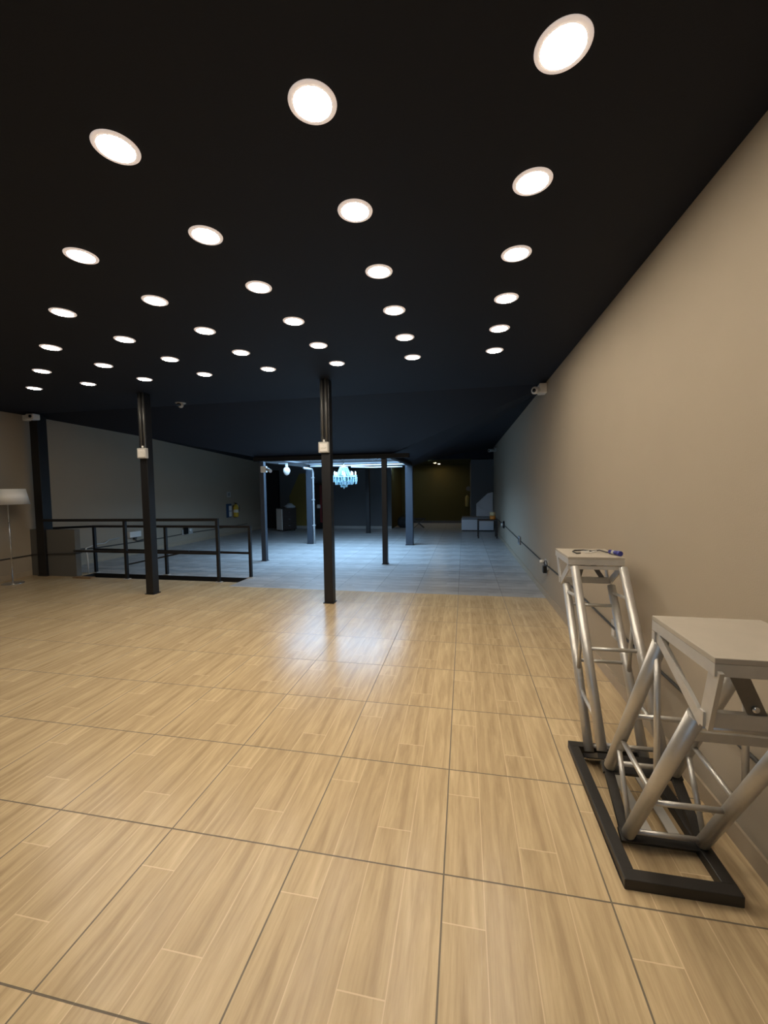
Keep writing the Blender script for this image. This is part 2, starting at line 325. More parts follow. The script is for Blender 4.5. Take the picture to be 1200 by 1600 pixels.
def socket_box(x, y, z, s, horiz, label, top):
    t = thing('outlet_box', label, 'socket', (x, y, z - s / 2))
    B().box((x - s / 2, y - .05, z - s / 2), (x + s / 2, y, z + s / 2)).build('housing', 'grey_pl', t, bevel=.006)
    B().box((x - s * .36, y - .053, z - s * .36), (x + s * .36, y - .05, z + s * .36)).build('cover_plate', 'white_pl', t)
    for k in (-1, 1):
        c = (x + (k * s * .14 if horiz else 0), y - .058, z + (0 if horiz else k * s * .16))
        B().lathe([(.014, 0), (.018, .003), (.018, .008)], c, 16, (0, 1, 0)).build('socket_insert', 'white_pl', t)
    B().tube((x, y - .02, z + s / 2), (x, y - .02, z + s / 2 + .03), .014).build('conduit_gland', 'white_pl', t)
    b = B()
    b.tube((x - .015, y - .022, z + s / 2 + .03), (x - .015, y - .022, top), .011); b.tube((x + .035, y - .016, z + s / 2 - .02), (x + .035, y - .016, top), .013)
    b.build('conduit', 'pipe', t)
socket_box(-1.755, 5.019, 2.035, .135, True, 'pale square socket box on the middle column with two sockets side by side', 2.9)
socket_box(-4.485, 5.079, 2.045, .145, False, 'pale socket box high on the column in front of the railing, sockets one above other', 2.9)

# ------------------------------------------------------------------ ceiling lights
ordn = ['first', 'second', 'third', 'fourth', 'fifth', 'sixth', 'seventh', 'eighth']
XS = [.312, -.535, -1.385, -2.22, -3.055, -3.90, -4.755, -5.63]
lamp0 = thing('downlight', '', 'ceiling light', (0, 0, CZ))
b = B(); b.lathe([(.067, -.003), (.069, -.0065), (.082, -.0055), (.087, -.003), (.088, -.0005)], (0, 0, 0), 48); b.build('trim_ring', 'trim', lamp0, local=True)
b = B(); b.lathe([(0, -.007), (.05, -.0068), (.0685, -.006), (.0685, -.002)], (0, 0, 0), 48); b.build('diffuser', 'lamp', lamp0, local=True)
first = True; LAMPS = {}
for c, x in enumerate(XS):
    for r in range(-2, 6):
        if r < (-2, -2, -1, 0, 2, 3, 4, 5)[c]: continue
        loc = (x, 1.463 + .587 * r + .017 * c, CZ)
        if first: o = lamp0; first = False
        else:
            o = lamp0.copy(); COL.objects.link(o)
            for ch in lamp0.children: k = ch.copy(); COL.objects.link(k); k.parent = o
        o.location = loc
        n = 5 - r
        row = 'in the row nearest the right wall' if c == 0 else '%s row from right wall' % ordn[c]
        o['label'] = 'lit round ceiling downlight, %s, %s' % ('farthest one' if n == 0 else ordn[n] + ' from the far end', row)
        o['category'] = 'ceiling light'; o['group'] = 'round downlights on the black ceiling'
        LAMPS[c, r] = o
# loose wire ends hanging from two of them
for (c, r), dx in (((2, 3), .03), ((2, 4), .05)):
    o = LAMPS[c, r]; b = B(); b.path([(dx, -.07, -.012), (dx + .004, -.075, -.03), (dx, -.072, -.055)], .0022, 6); b.build('wire_end', 'cable_w', o, local=True)

for (x, y), lab in (((-1.10, 16.05), 'small warm recessed spotlight in the far alcove ceiling, left one of the pair'), ((-.99, 16.75), 'small warm recessed spotlight in the far alcove ceiling, right one of the pair')):
    t = thing('spotlight', lab, 'ceiling light', (x, y, 2.47), 'alcove spotlights')
    B().lathe([(.05, -.003), (.052, -.012), (.07, -.010), (.075, -.0005)], (x, y, 2.47), 24).build('trim_ring', 'white_pl', t)
    B().lathe([(0, -.012), (.052, -.010), (.052, -.001)], (x, y, 2.47), 24).build('diffuser', 'spot', t)

# ------------------------------------------------------------------ railings round the stair opening
def rail(label, posts, segs, loc, feet=True):
    t = thing('guard_railing', label, 'railing', loc)
    for x, y, h in posts:
        B().box((x - .022, y - .022, 0), (x + .022, y + .022, h)).build('post', 'steel', t)
        if feet: B().box((x - .05, y - .035, 0), (x + .05, y + .035, .012)).build('foot_plate', 'grey_pl', t)
    for nm, p, q, w in segs: B().bar(p, q, .04, w).build(nm, 'steel', t)
    return t
rail('front black steel railing of the stair opening, nearest the camera', [(-3.93, 5.925, 1.02), (-5.68, 5.925, 1.0)],
     [('top_rail', (-7.38, 5.925, 1.01), (-3.908, 5.925, 1.03), .045), ('mid_rail', (-6.74, 5.925, .47), (-3.93, 5.925, .475), .035)], (-5.6, 5.925, 0))
rail('rear black steel railing on the far side of the stair opening', [(-3.585, 6.325, .88), (-5.24, 6.345, .875), (-6.75, 6.345, .875)],
     [('top_rail', (-7.75, 6.33, .825), (-6.76, 6.33, .868), .04), ('top_rail', (-6.76, 6.34, .868), (-3.565, 6.325, .88), .04), ('mid_rail', (-6.74, 6.335, .44), (-3.59, 6.325, .425), .035),
      ('sloping_handrail', (-4.74, 6.30, .44), (-6.0, 6.28, .18), .025)], (-5.2, 6.33, 0))

# ------------------------------------------------------------------ V shaped truss stand
TX0, TX1, YC = .672, .945, 2.03
ts = thing('truss_stand', 'V shaped silver aluminium truss stand on a flat black base by the right wall', 'truss', (.78, 2.0, 0))
b = B(); X0, X1, Y0, Y1, h, w = .585, .975, 1.570, 2.415, .042, .048
b.box((X0, Y0, 0), (X1, Y0 + w, h)); b.box((X0, Y1 - w, 0), (X1, Y1, h)); b.box((X0, Y0 + w, 0), (X0 + w, Y1 - w, h)); b.box((X1 - w, Y0 + w, 0), (X1, Y1 - w, h))
b.build('base_frame', 'black_metal', ts, bevel=.003)
def vec(y, z): return lambda x: Vector((x, y, z))
def arm(lowY, lowZ, highY, highZ, dy, dz, Ln, Lf, plateY, plateZ, apex, side):
    """low/high = bottom of the outer and inner chord, (dy,dz) = axis direction"""
    dirv = Vector((0, dy, dz)).normalized(); R = .0245
    low = lambda x, t=0: Vector((x, lowY, lowZ)) + dirv * t
    high = lambda x, t=0: Vector((x, highY, highZ)) + dirv * t
    for x in (TX0, TX1):
        B().tube(low(x), low(x, Ln), R, 24).build('chord_tube', 'alu', ts)
        B().tube(high(x), high(x, Lf), R, 24).build('chord_tube', 'alu', ts)
    # sloping black end frame carrying the feet
    off = dirv * -.02
    b = B(); e = .03
    nrm = dirv
    b.bar(low(TX0 - e) + off, low(TX1 + e) + off, .05, .022, nrm); b.bar(high(TX0 - e) + off, high(TX1 + e) + off, .05, .022, nrm)
    for x in (TX0 - .005, TX1 + .005): b.bar(low(x) + off, high(x) + off, .04, .02, nrm)
    b.build('foot_frame', 'black_metal', ts)
    # braces: zigzag in the two side faces, rungs in the other two
    r = .0105
    for x in (TX0, TX1):
        zig = ((low, .03, high, .22), (high, .28, low, .42), (low, .50, high, .95)) if side < 0 else ((low, .95, high, .80), (high, .72, low, .42), (low, .33, high, .12))
        for fa, ta, fb, tb in zig: B().tube(fa(x, ta * Ln), fb(x, tb * Lf), r, 12).build('brace', 'alu', ts)
    for fn, rows in ((low, (.03, .34, .93)), (high, (.03, .47))) if side < 0 else ((low, (.03, .50, .86)), (high, (.03, .515))):
        for q in rows: B().tube(fn(TX0, q * Ln), fn(TX1, q * Ln), r, 12).build('rung', 'alu', ts)
    return low, high
# arm leaning away from the camera: outer chord farther from the camera
A = arm(2.318, .048, 2.112, .186, .560, .829, .965, .985, None, None, None, 1)
Bm = arm(1.778, .052, 2.006, .188, -.515, .857, .905, .90, None, None, None, -1)
def head(yn, yf, zt, apex, base_near, ts):
    """wedge frame under a level top plate; yn/yf plate edges, apex = (y,z) lower corner"""
    x0, x1 = TX0 - .022, TX1 + .035
    b = B(); b.box((x0, yn, zt - .016), (x1, yf, zt)); b.build('top_plate', 'ply', ts, bevel=.002)
    b = B(); zz = zt - .033
    for y in (yn + .013, yf - .013): b.bar((x0, y, zz), (x1, y, zz), .026, .034)
    for x in (x0 + .013, x1 - .013): b.bar((x, yn + .026, zz), (x, yf - .026, zz), .026, .034)
    b.build('plate_frame', 'alu_flat', ts)
    return x0, x1
x0, x1 = head(2.735, 3.10, 1.054, None, None, ts)
apA = (2.99, .845)
b = B()
for x in (x0 + .012, x1 - .012):
    b.bar((x, 3.085, 1.01), (x, apA[0], apA[1]), .008, .045, (0, 1, 0)); b.bar((x, 2.752, .995), (x, apA[0] - .02, apA[1]), .008, .045, (0, .55, .83))
b.bar((x0, apA[0] - .02, apA[1] + .012), (x1, apA[0] - .02, apA[1] + .012), .02, .04)
b.bar((x0, 2.75, .985), (x1, 2.75, .985), .02, .022)
b.build('wedge_frame', 'alu_flat', ts)
for a, c in (((.84, 3.07, 1.0), (.78, 2.99, .87)), ((.86, 3.07, 1.0), (.93, 2.99, .87))): B().bar(a, c, .03, .005, (0, 1, .3)).build('cross_strap', 'alu_dark', ts)
x0, x1 = head(1.195, 1.560, 1.045, None, None, ts)
apB = (1.262, .832)
b = B()
for x in (x0 + .012, x1 - .012):
    b.bar((x, 1.206, 1.012), (x, apB[0] - .012, apB[1]), .012, .046, (0, 1, 0)); b.bar((x, 1.545, .985), (x, apB[0], apB[1]), .012, .036, (0, .5, .85))
b.bar((x0, apB[0] - .012, apB[1] + .02), (x1, apB[0] - .012, apB[1] + .02), .02, .042)
b.bar((x0, 1.55, .975), (x1, 1.55, .975), .02, .035)
b.bar((x0 + .03, 1.37, .735), (x1 - .03, 1.37, .735), .03, .028)
b.build('wedge_frame', 'alu_flat', ts)
for a, c in (((.715, 1.215, 1.0), (.79, 1.25, .862)), ((.90, 1.215, 1.0), (.84, 1.25, .862))):
    st = B().bar(a, c, .042, .005, (0, 1, .25)).build('cross_strap', 'alu_dark', ts)
    m_ = (Vector(a) + Vector(c)) / 2 * .45 + Vector(c) * .55; m_.y -= .004
    B().lathe([(.009, 0), (.009, -.006), (.005, -.008)], m_, 12, (0, 1, 0)).build('bolt', 'chrome', st, local=False)
for x in (.752, .855): B().box((x - .021, 1.80, .05), (x + .021, 2.27, .055)).build('floor_strap', 'alu_flat', ts)

# power cable with blue plug lying on the far plate
pc = thing('power_cable', 'short black power cable with a blue plug lying on the far truss top', 'cable', (.84, 2.9, 1.055))
z = 1.060
b = B(); b.path([(.755, 2.86, z), (.728, 2.85, z), (.722, 2.92, z), (.745, 2.97, z), (.80, 2.965, z + .004), (.85, 2.945, z), (.90, 2.96, z + .006), (.93, 2.92, z), (.94, 2.86, z + .006)], .0045); b.build('cord', 'cable', pc)
b = B(); b.tube((.938, 2.875, z + .010), (.962, 2.80, z + .012), .013, 16); b.tube((.962, 2.80, z + .012), (.968, 2.775, z + .012), .016, 16); b.build('plug', 'blue', pc)
b = B(); b.tube((.946, 2.846, z + .0105), (.952, 2.828, z + .0115), .0142, 16); b.build('plug_collar', 'grey_pl', pc)
for i, (x, y) in enumerate(((.79, 2.94), (.82, 2.955), (.84, 2.91), (.805, 2.90), (.86, 2.935), (.87, 2.955))):
    B().bar((x - .012, y, z - .002), (x + .012, y + random.uniform(-.015, .015), z + .002), .008, .005).build('tie_scrap', 'white_pl', pc)

# ------------------------------------------------------------------ floor lamp
lx, ly = -7.36, 5.36
t = thing('floor_lamp', 'floor lamp with white drum shade and thin chrome pole by the left wall', 'lamp', (lx, ly, 0))
B().lathe([(.15, 0), (.15, .012), (.14, .018), (.03, .022), (.014, .04)], (lx, ly, 0), 40).build('base', 'chrome', t)
B().tube((lx, ly, .03), (lx, ly, 1.40), .011, 16).build('pole', 'chrome', t)
b = B(); b.lathe([(.285, 1.318), (.235, 1.572), (.230, 1.572), (.280, 1.318), (.285, 1.318)], (lx, ly, 0), 48); b.build('lamp_shade', 'shade', t)
b = B()
for k in range(3): a = k * 2 * PI / 3; b.tube((lx, ly, 1.39), (lx + .25 * math.cos(a), ly + .25 * math.sin(a), 1.44), .003, 6)
b.build('shade_support', 'chrome', t)

# ------------------------------------------------------------------ cameras
def bullet_camera(loc, d, label, s=1., box=True):
    t = thing('security_camera', label, 'camera', loc); p = Vector(loc); d = Vector(d).normalized()
    return t, p, d
# on the right wall, near
t = thing('security_camera', 'white bullet security camera high on the right wall, the nearer one', 'camera', (xr(5.9) - .03, 5.9, 2.80))
X = xr(5.9)
B().box((X - .10, 5.80, 2.745), (X, 5.96, 2.875)).build('junction_box', 'white_pl', t, bevel=.012)
B().tube((X - .09, 5.86, 2.79), (X - .15, 5.80, 2.78), .045, 24).build('camera_body', 'white_pl', t)
B().lathe([(.047, 0), (.05, .004), (.05, .03), (.0, .03)], (X - .145, 5.805, 2.781), 24, (-.7, -.7, -.1)).build('camera_hood', 'white_pl', t)
B().lathe([(.024, 0), (.026, .008), (0, .010)], (X - .165, 5.785, 2.778), 20, (-.7, -.7, -.1)).build('lens', 'lens', t)
t = thing('security_camera', 'small white security camera at the far end of the right wall', 'camera', (xr(13.7) - .03, 13.7, 2.68))
X = xr(13.7)
B().box((X - .08, 13.62, 2.640), (X, 13.78, 2.760)).build('junction_box', 'grey_pl', t, bevel=.01)
B().tube((X - .07, 13.66, 2.690), (X - .24, 13.5, 2.660), .05, 20).build('camera_body', 'grey_pl', t)
B().lathe([(.03, 0), (.0, .006)], (X - .243, 13.497, 2.659), 16, (-.7, -.7, -.1)).build('lens', 'lens', t)
# dome under the ceiling
t = thing('dome_camera', 'small dome security camera under the black ceiling at the fold', 'camera', (-4.41, 5.80, CZ))
B().lathe([(.078, 0), (.078, -.008), (.066, -.016)], (-4.41, 5.80, CZ), 32).build('dome_base', 'grey_pl', t)
B().lathe([(.046, -.014), (.046, -.03), (.038, -.06), (.02, -.078), (0, -.082)], (-4.41, 5.80, CZ), 32).build('dome_shell', 'grey_pl', t)
B().tube((-4.41, 5.757, CZ - .03), (-4.405, 5.75, CZ - .052), .032, 20).build('lens', 'lens', t)
# boxes on top of the left column
t = thing('security_camera', 'white security camera on top of the thick left column, right of the white box', 'camera', (-7.41, 5.9, 2.80))
B().box((-7.46, 5.80, 2.775), (-7.30, 5.932, 2.875)).build('camera_body', 'white_pl', t, bevel=.015)
B().lathe([(.026, 0), (.026, .01), (0, .014)], (-7.35, 5.80, 2.825), 20, (.25, -1, 0)).build('lens', 'lens', t)
t = tag(B().box((-7.58, 5.84, 2.77), (-7.492, 5.932, 2.865)).build('junction_box', 'white_pl', origin=(-7.54, 5.88, 2.77), bevel=.01), 'small white junction box on top of the thick left column, left of the camera', 'junction box')
# on the skylight's front left post
t = thing('security_camera', 'white security camera on the front left skylight post, pointing right', 'camera', (-4.05, 7.82, 1.90))
B().box((-4.13, 7.79, 1.86), (-4.0, 7.849, 1.99)).build('junction_box', 'white_pl', t, bevel=.01)
B().tube((-4.0, 7.80, 1.93), (-3.95, 7.77, 1.92), .014).build('bracket', 'white_pl', t)
B().tube((-3.97, 7.78, 1.925), (-3.86, 7.71, 1.88), .034, 20).build('camera_body', 'grey_pl', t)
t = thing('dome_camera', 'white dome camera hanging below the left skylight beam', 'camera', (-3.96, 8.7, 2.05))
px, py = -3.96, 8.7
B().tube((px, py, 2.05), (px, py, 2.0), .03, 16).build('mount', 'pipe_l', t)
B().lathe([(0, .0), (.05, .0), (.075, -.05), (.075, -.09), (.05, -.15), (.0, -.18)], (px, py, 2.0), 24).build('dome_shell', 'white_pl', t)
tag(B().box((px - .02, py - .02, 2.05), (px + .02, py + .02, 2.09)).add([(-4.16, py - .02, 2.09), (px + .02, py - .02, 2.09), (px + .02, py + .02, 2.09), (-4.16, py + .02, 2.09), (-4.16, py - .02, 2.10), (px + .02, py - .02, 2.10), (px + .02, py + .02, 2.10), (-4.16, py + .02, 2.10)], [(0, 1, 2, 3), (4, 5, 6, 7), (0, 1, 5, 4), (1, 2, 6, 5), (2, 3, 7, 6), (3, 0, 4, 7)]).build('camera_bracket', 'pipe_l', origin=(px, py, 2.05)), 'short pale bracket under the left skylight beam carrying the dome camera', 'bracket')

# ------------------------------------------------------------------ conduits by the skylight
t = thing('conduit_pipe', 'pale grey conduit pipe running down the rear left skylight post', 'pipe', (-4.03, 10.53, 0))
b = B(); pts = [(-4.03, 10.52, .0), (-4.03, 10.52, 1.92)] + [(-4.03, 10.52 - .12 * (1 - math.cos(a)), 1.92 + .12 * math.sin(a)) for a in (.4, .8, 1.2, 1.57)] + [(-4.03, 9.9, 2.045)]
b.path(pts, .028, 12); b.build('pipe', 'pipe_l', t)
b = B()
for zz in (.5, 1.2, 1.8): b.box((-4.067, 10.485, zz), (-3.995, 10.555, zz + .025))
b.build('pipe_clip', 'pipe_l', t)
tag(B().tube((-4.1, 10.53, 2.12), (-1.46, 10.53, 2.12), .022, 12).build('conduit_pipe', 'pipe_l', origin=(-2.8, 10.53, 2.1)), 'long pale conduit pipe fixed along the rear skylight beam', 'pipe')
tag(B().path([(-2.62, 9.35, 2.02), (-2.2, 9.6, 2.01), (-1.8, 10.0, 2.03), (-1.56, 10.4, 2.05)], .016, 10).build('white_cable', 'cable_w', origin=(-2.2, 9.7, 2.0)), 'white cable hanging from chandelier bar to the rear right skylight corner', 'cable')
tag(B().tube((-1.443, 7.95, 2.12), (-1.443, 10.5, 2.12), .014, 10).build('conduit_pipe', 'cable_w', origin=(-1.443, 9.0, 2.106)), 'thin white conduit pipe fixed along the right skylight beam', 'pipe')
# ------------------------------------------------------------------ chandelier
cx, cy = -2.735, 9.12
t = thing('chandelier', 'pale crystal chandelier hanging under the skylight in the far room', 'chandelier', (cx, cy, 1.5))
tag(B().box((-4.15, cy - .02, 2.105), (FX1 - .05, cy + .02, 2.135)).build('hanging_bar', 'steel', origin=(cx, cy, 2.105)), 'dark bar across the skylight opening that holds the chandelier', 'bar')
B().lathe([(.012, 2.105), (.012, 2.04), (.045, 2.035), (.05, 2.02), (.02, 2.0), (.018, 1.72), (.05, 1.70), (.05, 1.66), (.0, 1.62)][::-1], (cx, cy, 0), 20).build('stem', 'chrome', t)
def gem(b, x, y, z, r, h):
    n = 6; vs = [(x + r * math.cos(2 * PI * i / n), y + r * math.sin(2 * PI * i / n), z) for i in range(n)] + [(x, y, z + h * .4), (x, y, z - h * .6)]
    b.add(vs, [(i, (i + 1) % n, n) for i in range(n)] + [((i + 1) % n, i, n + 1) for i in range(n)])
def strand(b, p, q, n, r):
    for i in range(n): v = Vector(p).lerp(Vector(q), (i + .5) / n); gem(b, v.x, v.y, v.z, r, r * 2.4)
b = B()
for k in range(16): a = 2 * PI * k / 16; strand(b, (cx + .085 * math.cos(a), cy + .085 * math.sin(a), 2.0), (cx + .17 * math.cos(a), cy + .17 * math.sin(a), 1.80), 10, .011)
b.lathe([(.07, 2.01), (.095, 2.01), (.095, 1.985), (.07, 1.985)], (cx, cy, 0), 20)
b.build('crystal_crown', 'crystal', t)
b = B(); b.lathe([(.13, 1.79), (.30, 1.785), (.30, 1.77), (.13, 1.775), (.13, 1.79)], (cx, cy, 0), 32); b.build('ring', 'crystal', t)
for k in range(8):
    a = 2 * PI * k / 8 + .2; dx, dy = math.cos(a), math.sin(a)
    pts = [(cx + dx * s, cy + dy * s, z_) for s, z_ in ((.04, 1.70), (.12, 1.66), (.2, 1.68), (.26, 1.75), (.27, 1.80))]
    ar = B().path(pts, .009, 8).build('arm', 'crystal', t)
    B().lathe([(.012, 1.79), (.035, 1.80), (.04, 1.815), (.014, 1.815), (.014, 1.83)], (cx + dx * .27, cy + dy * .27, 0), 12).build('candle_cup', 'crystal', ar)
    B().lathe([(.014, 1.825), (.016, 1.87), (.012, 1.89), (0, 1.905)], (cx + dx * .27, cy + dy * .27, 0), 10).build('candle_bulb', 'bulb', ar)
b = B()
for k in range(26):
    a = 2 * PI * k / 26; strand(b, (cx + .30 * math.cos(a), cy + .30 * math.sin(a), 1.78), (cx + .30 * math.cos(a), cy + .30 * math.sin(a), 1.66 - (.05 if k % 3 == 0 else 0)), 6, .013)
for k in range(18):
    a = 2 * PI * k / 18; strand(b, (cx + .20 * math.cos(a), cy + .20 * math.sin(a), 1.74), (cx + .19 * math.cos(a), cy + .19 * math.sin(a), 1.60), 7, .013)
for k in range(10):
    a = 2 * PI * k / 10; strand(b, (cx + .09 * math.cos(a), cy + .09 * math.sin(a), 1.66), (cx + .07 * math.cos(a), cy + .07 * math.sin(a), 1.545), 6, .013)
gem(b, cx, cy, 1.55, .03, .09)
o = b.build('crystal_pendants', 'crystal', t); o['kind'] = 'stuff'

# ------------------------------------------------------------------ left wall fittings
Xw = XL
t = thing('fire_extinguisher', 'yellow fire extinguisher hung on the left wall, right of the blue sign', 'fire extinguisher', (Xw + .09, 12.66, .58))
ex, ey = Xw + .09, 12.66
B().lathe([(.07, .59), (.085, .61), (.085, .93), (.06, .99), (.025, 1.01), (.025, 1.03)], (ex, ey, 0), 24).build('cylinder', 'ext', t)
B().lathe([(.0865, .74), (.0865, .84)], (ex, ey, 0), 24).build('paper_label', 'ext_lbl', t)
B().box((Xw - .004, ey - .05, .80), (ex - .07, ey + .05, .98)).build('wall_bracket', 'lens', t)
b = B(); b.box((ex - .02, ey - .02, 1.03), (ex + .02, ey + .02, 1.06)); b.bar((ex, ey - .02, 1.06), (ex + .02, ey - .13, 1.075), .02, .012); b.build('valve_handle', 'lens', t)
b = B(); b.path([(ex + .01, ey + .02, 1.04), (ex + .06, ey + .08, 1.0), (ex + .07, ey + .10, .9), (ex + .05, ey + .09, .75)], .01, 8); b.build('hose', 'lens', t)
t = thing('safety_sign', 'narrow blue sign with white panels on the left wall beside the extinguisher', 'sign', (Xw, 12.4, .8))
B().box((Xw, 12.22, .59), (Xw + .015, 12.52, 1.05)).build('sign_board', 'sign_blue', t)
b = B(); b.box((Xw + .015, 12.36, .62), (Xw + .018, 12.52, .79)); b.box((Xw + .015, 12.36, .81), (Xw + .018, 12.52, .98)); b.build('white_panel', 'white_pl', t)
t = thing('wall_sign', 'small square white framed sign high above the yellow extinguisher', 'sign', (Xw, 12.38, 1.35))
B().box((Xw, 12.28, 1.27), (Xw + .012, 12.50, 1.45)).build('sign_board', 'grey_pl', t)
B().box((Xw + .012, 12.34, 1.32), (Xw + .014, 12.45, 1.41)).build('sign_symbol', 'uphol_d', t)
tag(B().box((Xw, 12.86, .90), (Xw + .02, 12.98, 1.02)).build('switch_plate', 'white_pl', origin=(Xw, 12.92, .9)), 'small white switch plate on the left wall right of the extinguisher', 'switch')
t = thing('junction_box', 'white box on the left wall behind the railing with dark cables', 'junction box', (Xw, 8.35, .42))
B().box((Xw, 8.12, .42), (Xw + .1, 8.46, .56)).build('housing', 'white_pl', t, bevel=.01)
b = B(); b.box((Xw, 8.3, .36), (Xw + .06, 8.36, .42)); b.path([(Xw + .03, 8.33, .37), (Xw + .03, 8.4, .31), (Xw + .03, 8.6, .33), (Xw + .02, 8.8, .36)], .012); b.build('cable_tail', 'cable', t)
t = thing('wall_outlet', 'small grey and white socket fitting on left wall behind the railing', 'socket', (Xw, 10.15, .34))
B().box((Xw, 10.0, .27), (Xw + .03, 10.45, .42)).build('cover_plate', 'grey_pl', t)
B().box((Xw + .03, 10.05, .29), (Xw + .09, 10.18, .47)).build('adapter', 'lens', t)
B().lathe([(.05, 0), (.05, .04), (0, .05)], (Xw + .03, 10.32, .38), 16, (1, 0, 0)).build('plug', 'white_pl', t)
zc = lambda z_: 1.5037 + (z_ - 1.5037) * .945
tag(B().path([(Xw + .012, -1, .36), (Xw + .012, 3, .36), (Xw + .012, 5.0, .365), (Xw + .012, 5.965, .37), (Xw + .03, 5.966, .385), (-6.80, 5.966, .42), (-6.765, 5.99, .42), (-6.765, 6.09, .42), (Xw + .012, 6.35, .40), (Xw + .012, 7.2, .31), (Xw + .012, 9.2, .28), (Xw + .012, 10.2, .30), (Xw + .012, 11.4, .28), (Xw + .012, 13.5, .28)], .011, 8).build('wall_cable', 'cable', origin=(Xw, 6, .36)), 'thin dark cable running low along the left wall', 'cable')
tag(B().path([(Xw + .02, 7.9, .45), (Xw + .04, 7.6, .44), (-7.2, 7.0, .46), (-6.95, 6.55, .50), (-6.80, 6.2, .47), (-6.77, 6.2, .36), (-6.765, 6.2, .22), (-6.765, 6.2, .012)], .009, 8).build('white_cable', 'cable_w', origin=(-6.9, 6.3, .1)), 'loose white cable drooping to the floor behind the railing on the left', 'cable')
tag(B().box((-6.74, 5.86, 0), (-6.36, 5.955, .02)).build('wood_offcut', 'brown', origin=(-6.55, 5.9, 0)), 'small brown wood strip on the floor at the left end of the railing', 'wood strip')

# ------------------------------------------------------------------ right wall fittings
def rw(y): return xr(y)
tag(B().path([(rw(y) - .012, y, z_) for y, z_ in ((13.9, .5), (11.1, .49), (8.2, .46), (5.7, .45), (4.6, .47), (3.3, .44), (1.5, .43), (-1, .43))], .009, 8).build('wall_cable', 'cable', origin=(rw(6), 6, .45)), 'thin dark cable running low along the right wall', 'cable')
X = rw(11.1); t = thing('wall_outlet', 'black round plug with white centre low on the right wall, farthest along', 'socket', (X, 11.1, .5))
B().lathe([(.10, 0), (.10, .03), (.07, .045)], (X, 11.1, .50), 20, (-1, 0, 0)).build('plug_rim', 'lens', t); B().lathe([(.045, 0), (.04, .03), (0, .035)], (X - .045, 11.1, .50), 16, (-1, 0, 0)).build('plug_face', 'white_pl', t)
X = rw(8.2); t = thing('wall_outlet', 'grey socket plate low on right wall between the round plug and white adapter', 'socket', (X, 8.2, .46))
B().box((X - .03, 8.08, .385), (X, 8.32, .535)).build('cover_plate', 'uphol_d', t, bevel=.005); B().box((X - .034, 8.13, .42), (X - .03, 8.27, .50)).build('socket_face', 'pipe', t)
X = rw(5.7); t = thing('wall_outlet', 'socket low on right wall with white adapter and dark plugs, beside the far truss', 'socket', (X, 5.7, .46))
B().box((X - .015, 5.58, .40), (X, 5.80, .52)).build('cover_plate', 'grey_pl', t)
B().box((X - .06, 5.64, .35), (X - .015, 5.72, .44)).build('plug', 'lens', t); B().lathe([(.022, 0), (.022, .05), (0, .055)], (X - .015, 5.86, .47), 14, (-1, 0, 0)).build('adapter', 'white_pl', t)
b = B(); b.path([(X - .04, 5.68, .44), (X - .05, 5.6, .52), (X - .05, 5.5, .54), (X - .04, 5.46, .48)], .006); b.build('cord', 'cable', t)
X = rw(3.25); t = thing('wall_outlet', 'white socket low on the right wall seen through the far truss tubes', 'socket', (X, 3.25, .43))
B().box((X - .012, 3.19, .36), (X, 3.31, .49)).build('cover_plate', 'grey_pl', t, bevel=.003); B().box((X - .022, 3.215, .385), (X - .012, 3.265, .43)).build('socket_face', 'white_pl', t)

# ------------------------------------------------------------------ far right corner
t = thing('bench', 'pale grey upholstered bench with angular backrest in the far right corner', 'bench', (.46, 14.4, 0))
B().box((-.08, 14.10, .035), (.99, 14.74, .40)).build('seat_base', 'uphol', t, bevel=.012); B().box((-.06, 14.12, .40), (.99, 14.74, .475)).build('seat_cushion', 'uphol_d', t, bevel=.02)
B().box((-.06, 14.14, 0), (.98, 14.72, .035)).build('plinth', 'lens', t)
B().prism([(.43, 14.60, .47), (1.0, 14.60, .47), (1.0, 14.60, 1.32), (.82, 14.60, 1.28), (.45, 14.60, .93), (.43, 14.60, .90)], (0, .12, 0)).build('backrest', 'uphol', t, bevel=.015)
t = thing('side_table', 'small black square side table in front of the grey bench', 'table', (.69, 12.35, 0))
B().box((.40, 12.15, .51), (.965, 12.65, .545)).build('table_top', 'dark_wood', t, bevel=.004)
for x, y in ((.42, 12.17), (.945, 12.17), (.42, 12.63), (.945, 12.63)): B().box((x - .02, y - .02, 0), (x + .02, y + .02, .51)).build('leg', 'steel', t)
t = thing('candle_jar', 'amber jar with a cream top standing on the black side table', 'jar', (.83, 12.3, .545))
B().lathe([(.07, .546), (.082, .56), (.082, .66)], (.83, 12.3, 0), 24).build('jar_body', 'amber', t); B().lathe([(.082, .66), (.082, .74), (.07, .76), (.0, .76)], (.83, 12.3, 0), 24).build('jar_top', 'cream', t)
b = B()
for dx, dz in ((-.03, .86), (.01, .88), (.04, .83)): b.tube((.83 + dx * .4, 12.3, .755), (.83 + dx, 12.3, dz), .004, 6)
b.build('reed', 'grey_pl', t)
cx2, cy2 = .19, 17.3
t = thing('wall_clock', 'small round pale wall disc above the far fire extinguisher', 'clock', (cx2, cy2 - .02, 1.4))
B().lathe([(.10, 0), (.10, .02), (.06, .025), (.06, .018)], (cx2, cy2, 1.44), 28, (0, -1, 0)).build('rim', 'pipe', t); B().lathe([(.06, 0), (.06, .015), (0, .015)], (cx2, cy2, 1.44), 28, (0, -1, 0)).build('face', 'uphol_d', t)
t = thing('fire_extinguisher', 'yellowish fire extinguisher on the far alcove wall above the grey bench', 'fire extinguisher', (.2, 17.2, .6))
B().box((.10, 17.28, .85), (.18, 17.302, 1.0)).build('wall_bracket', 'lens', t)
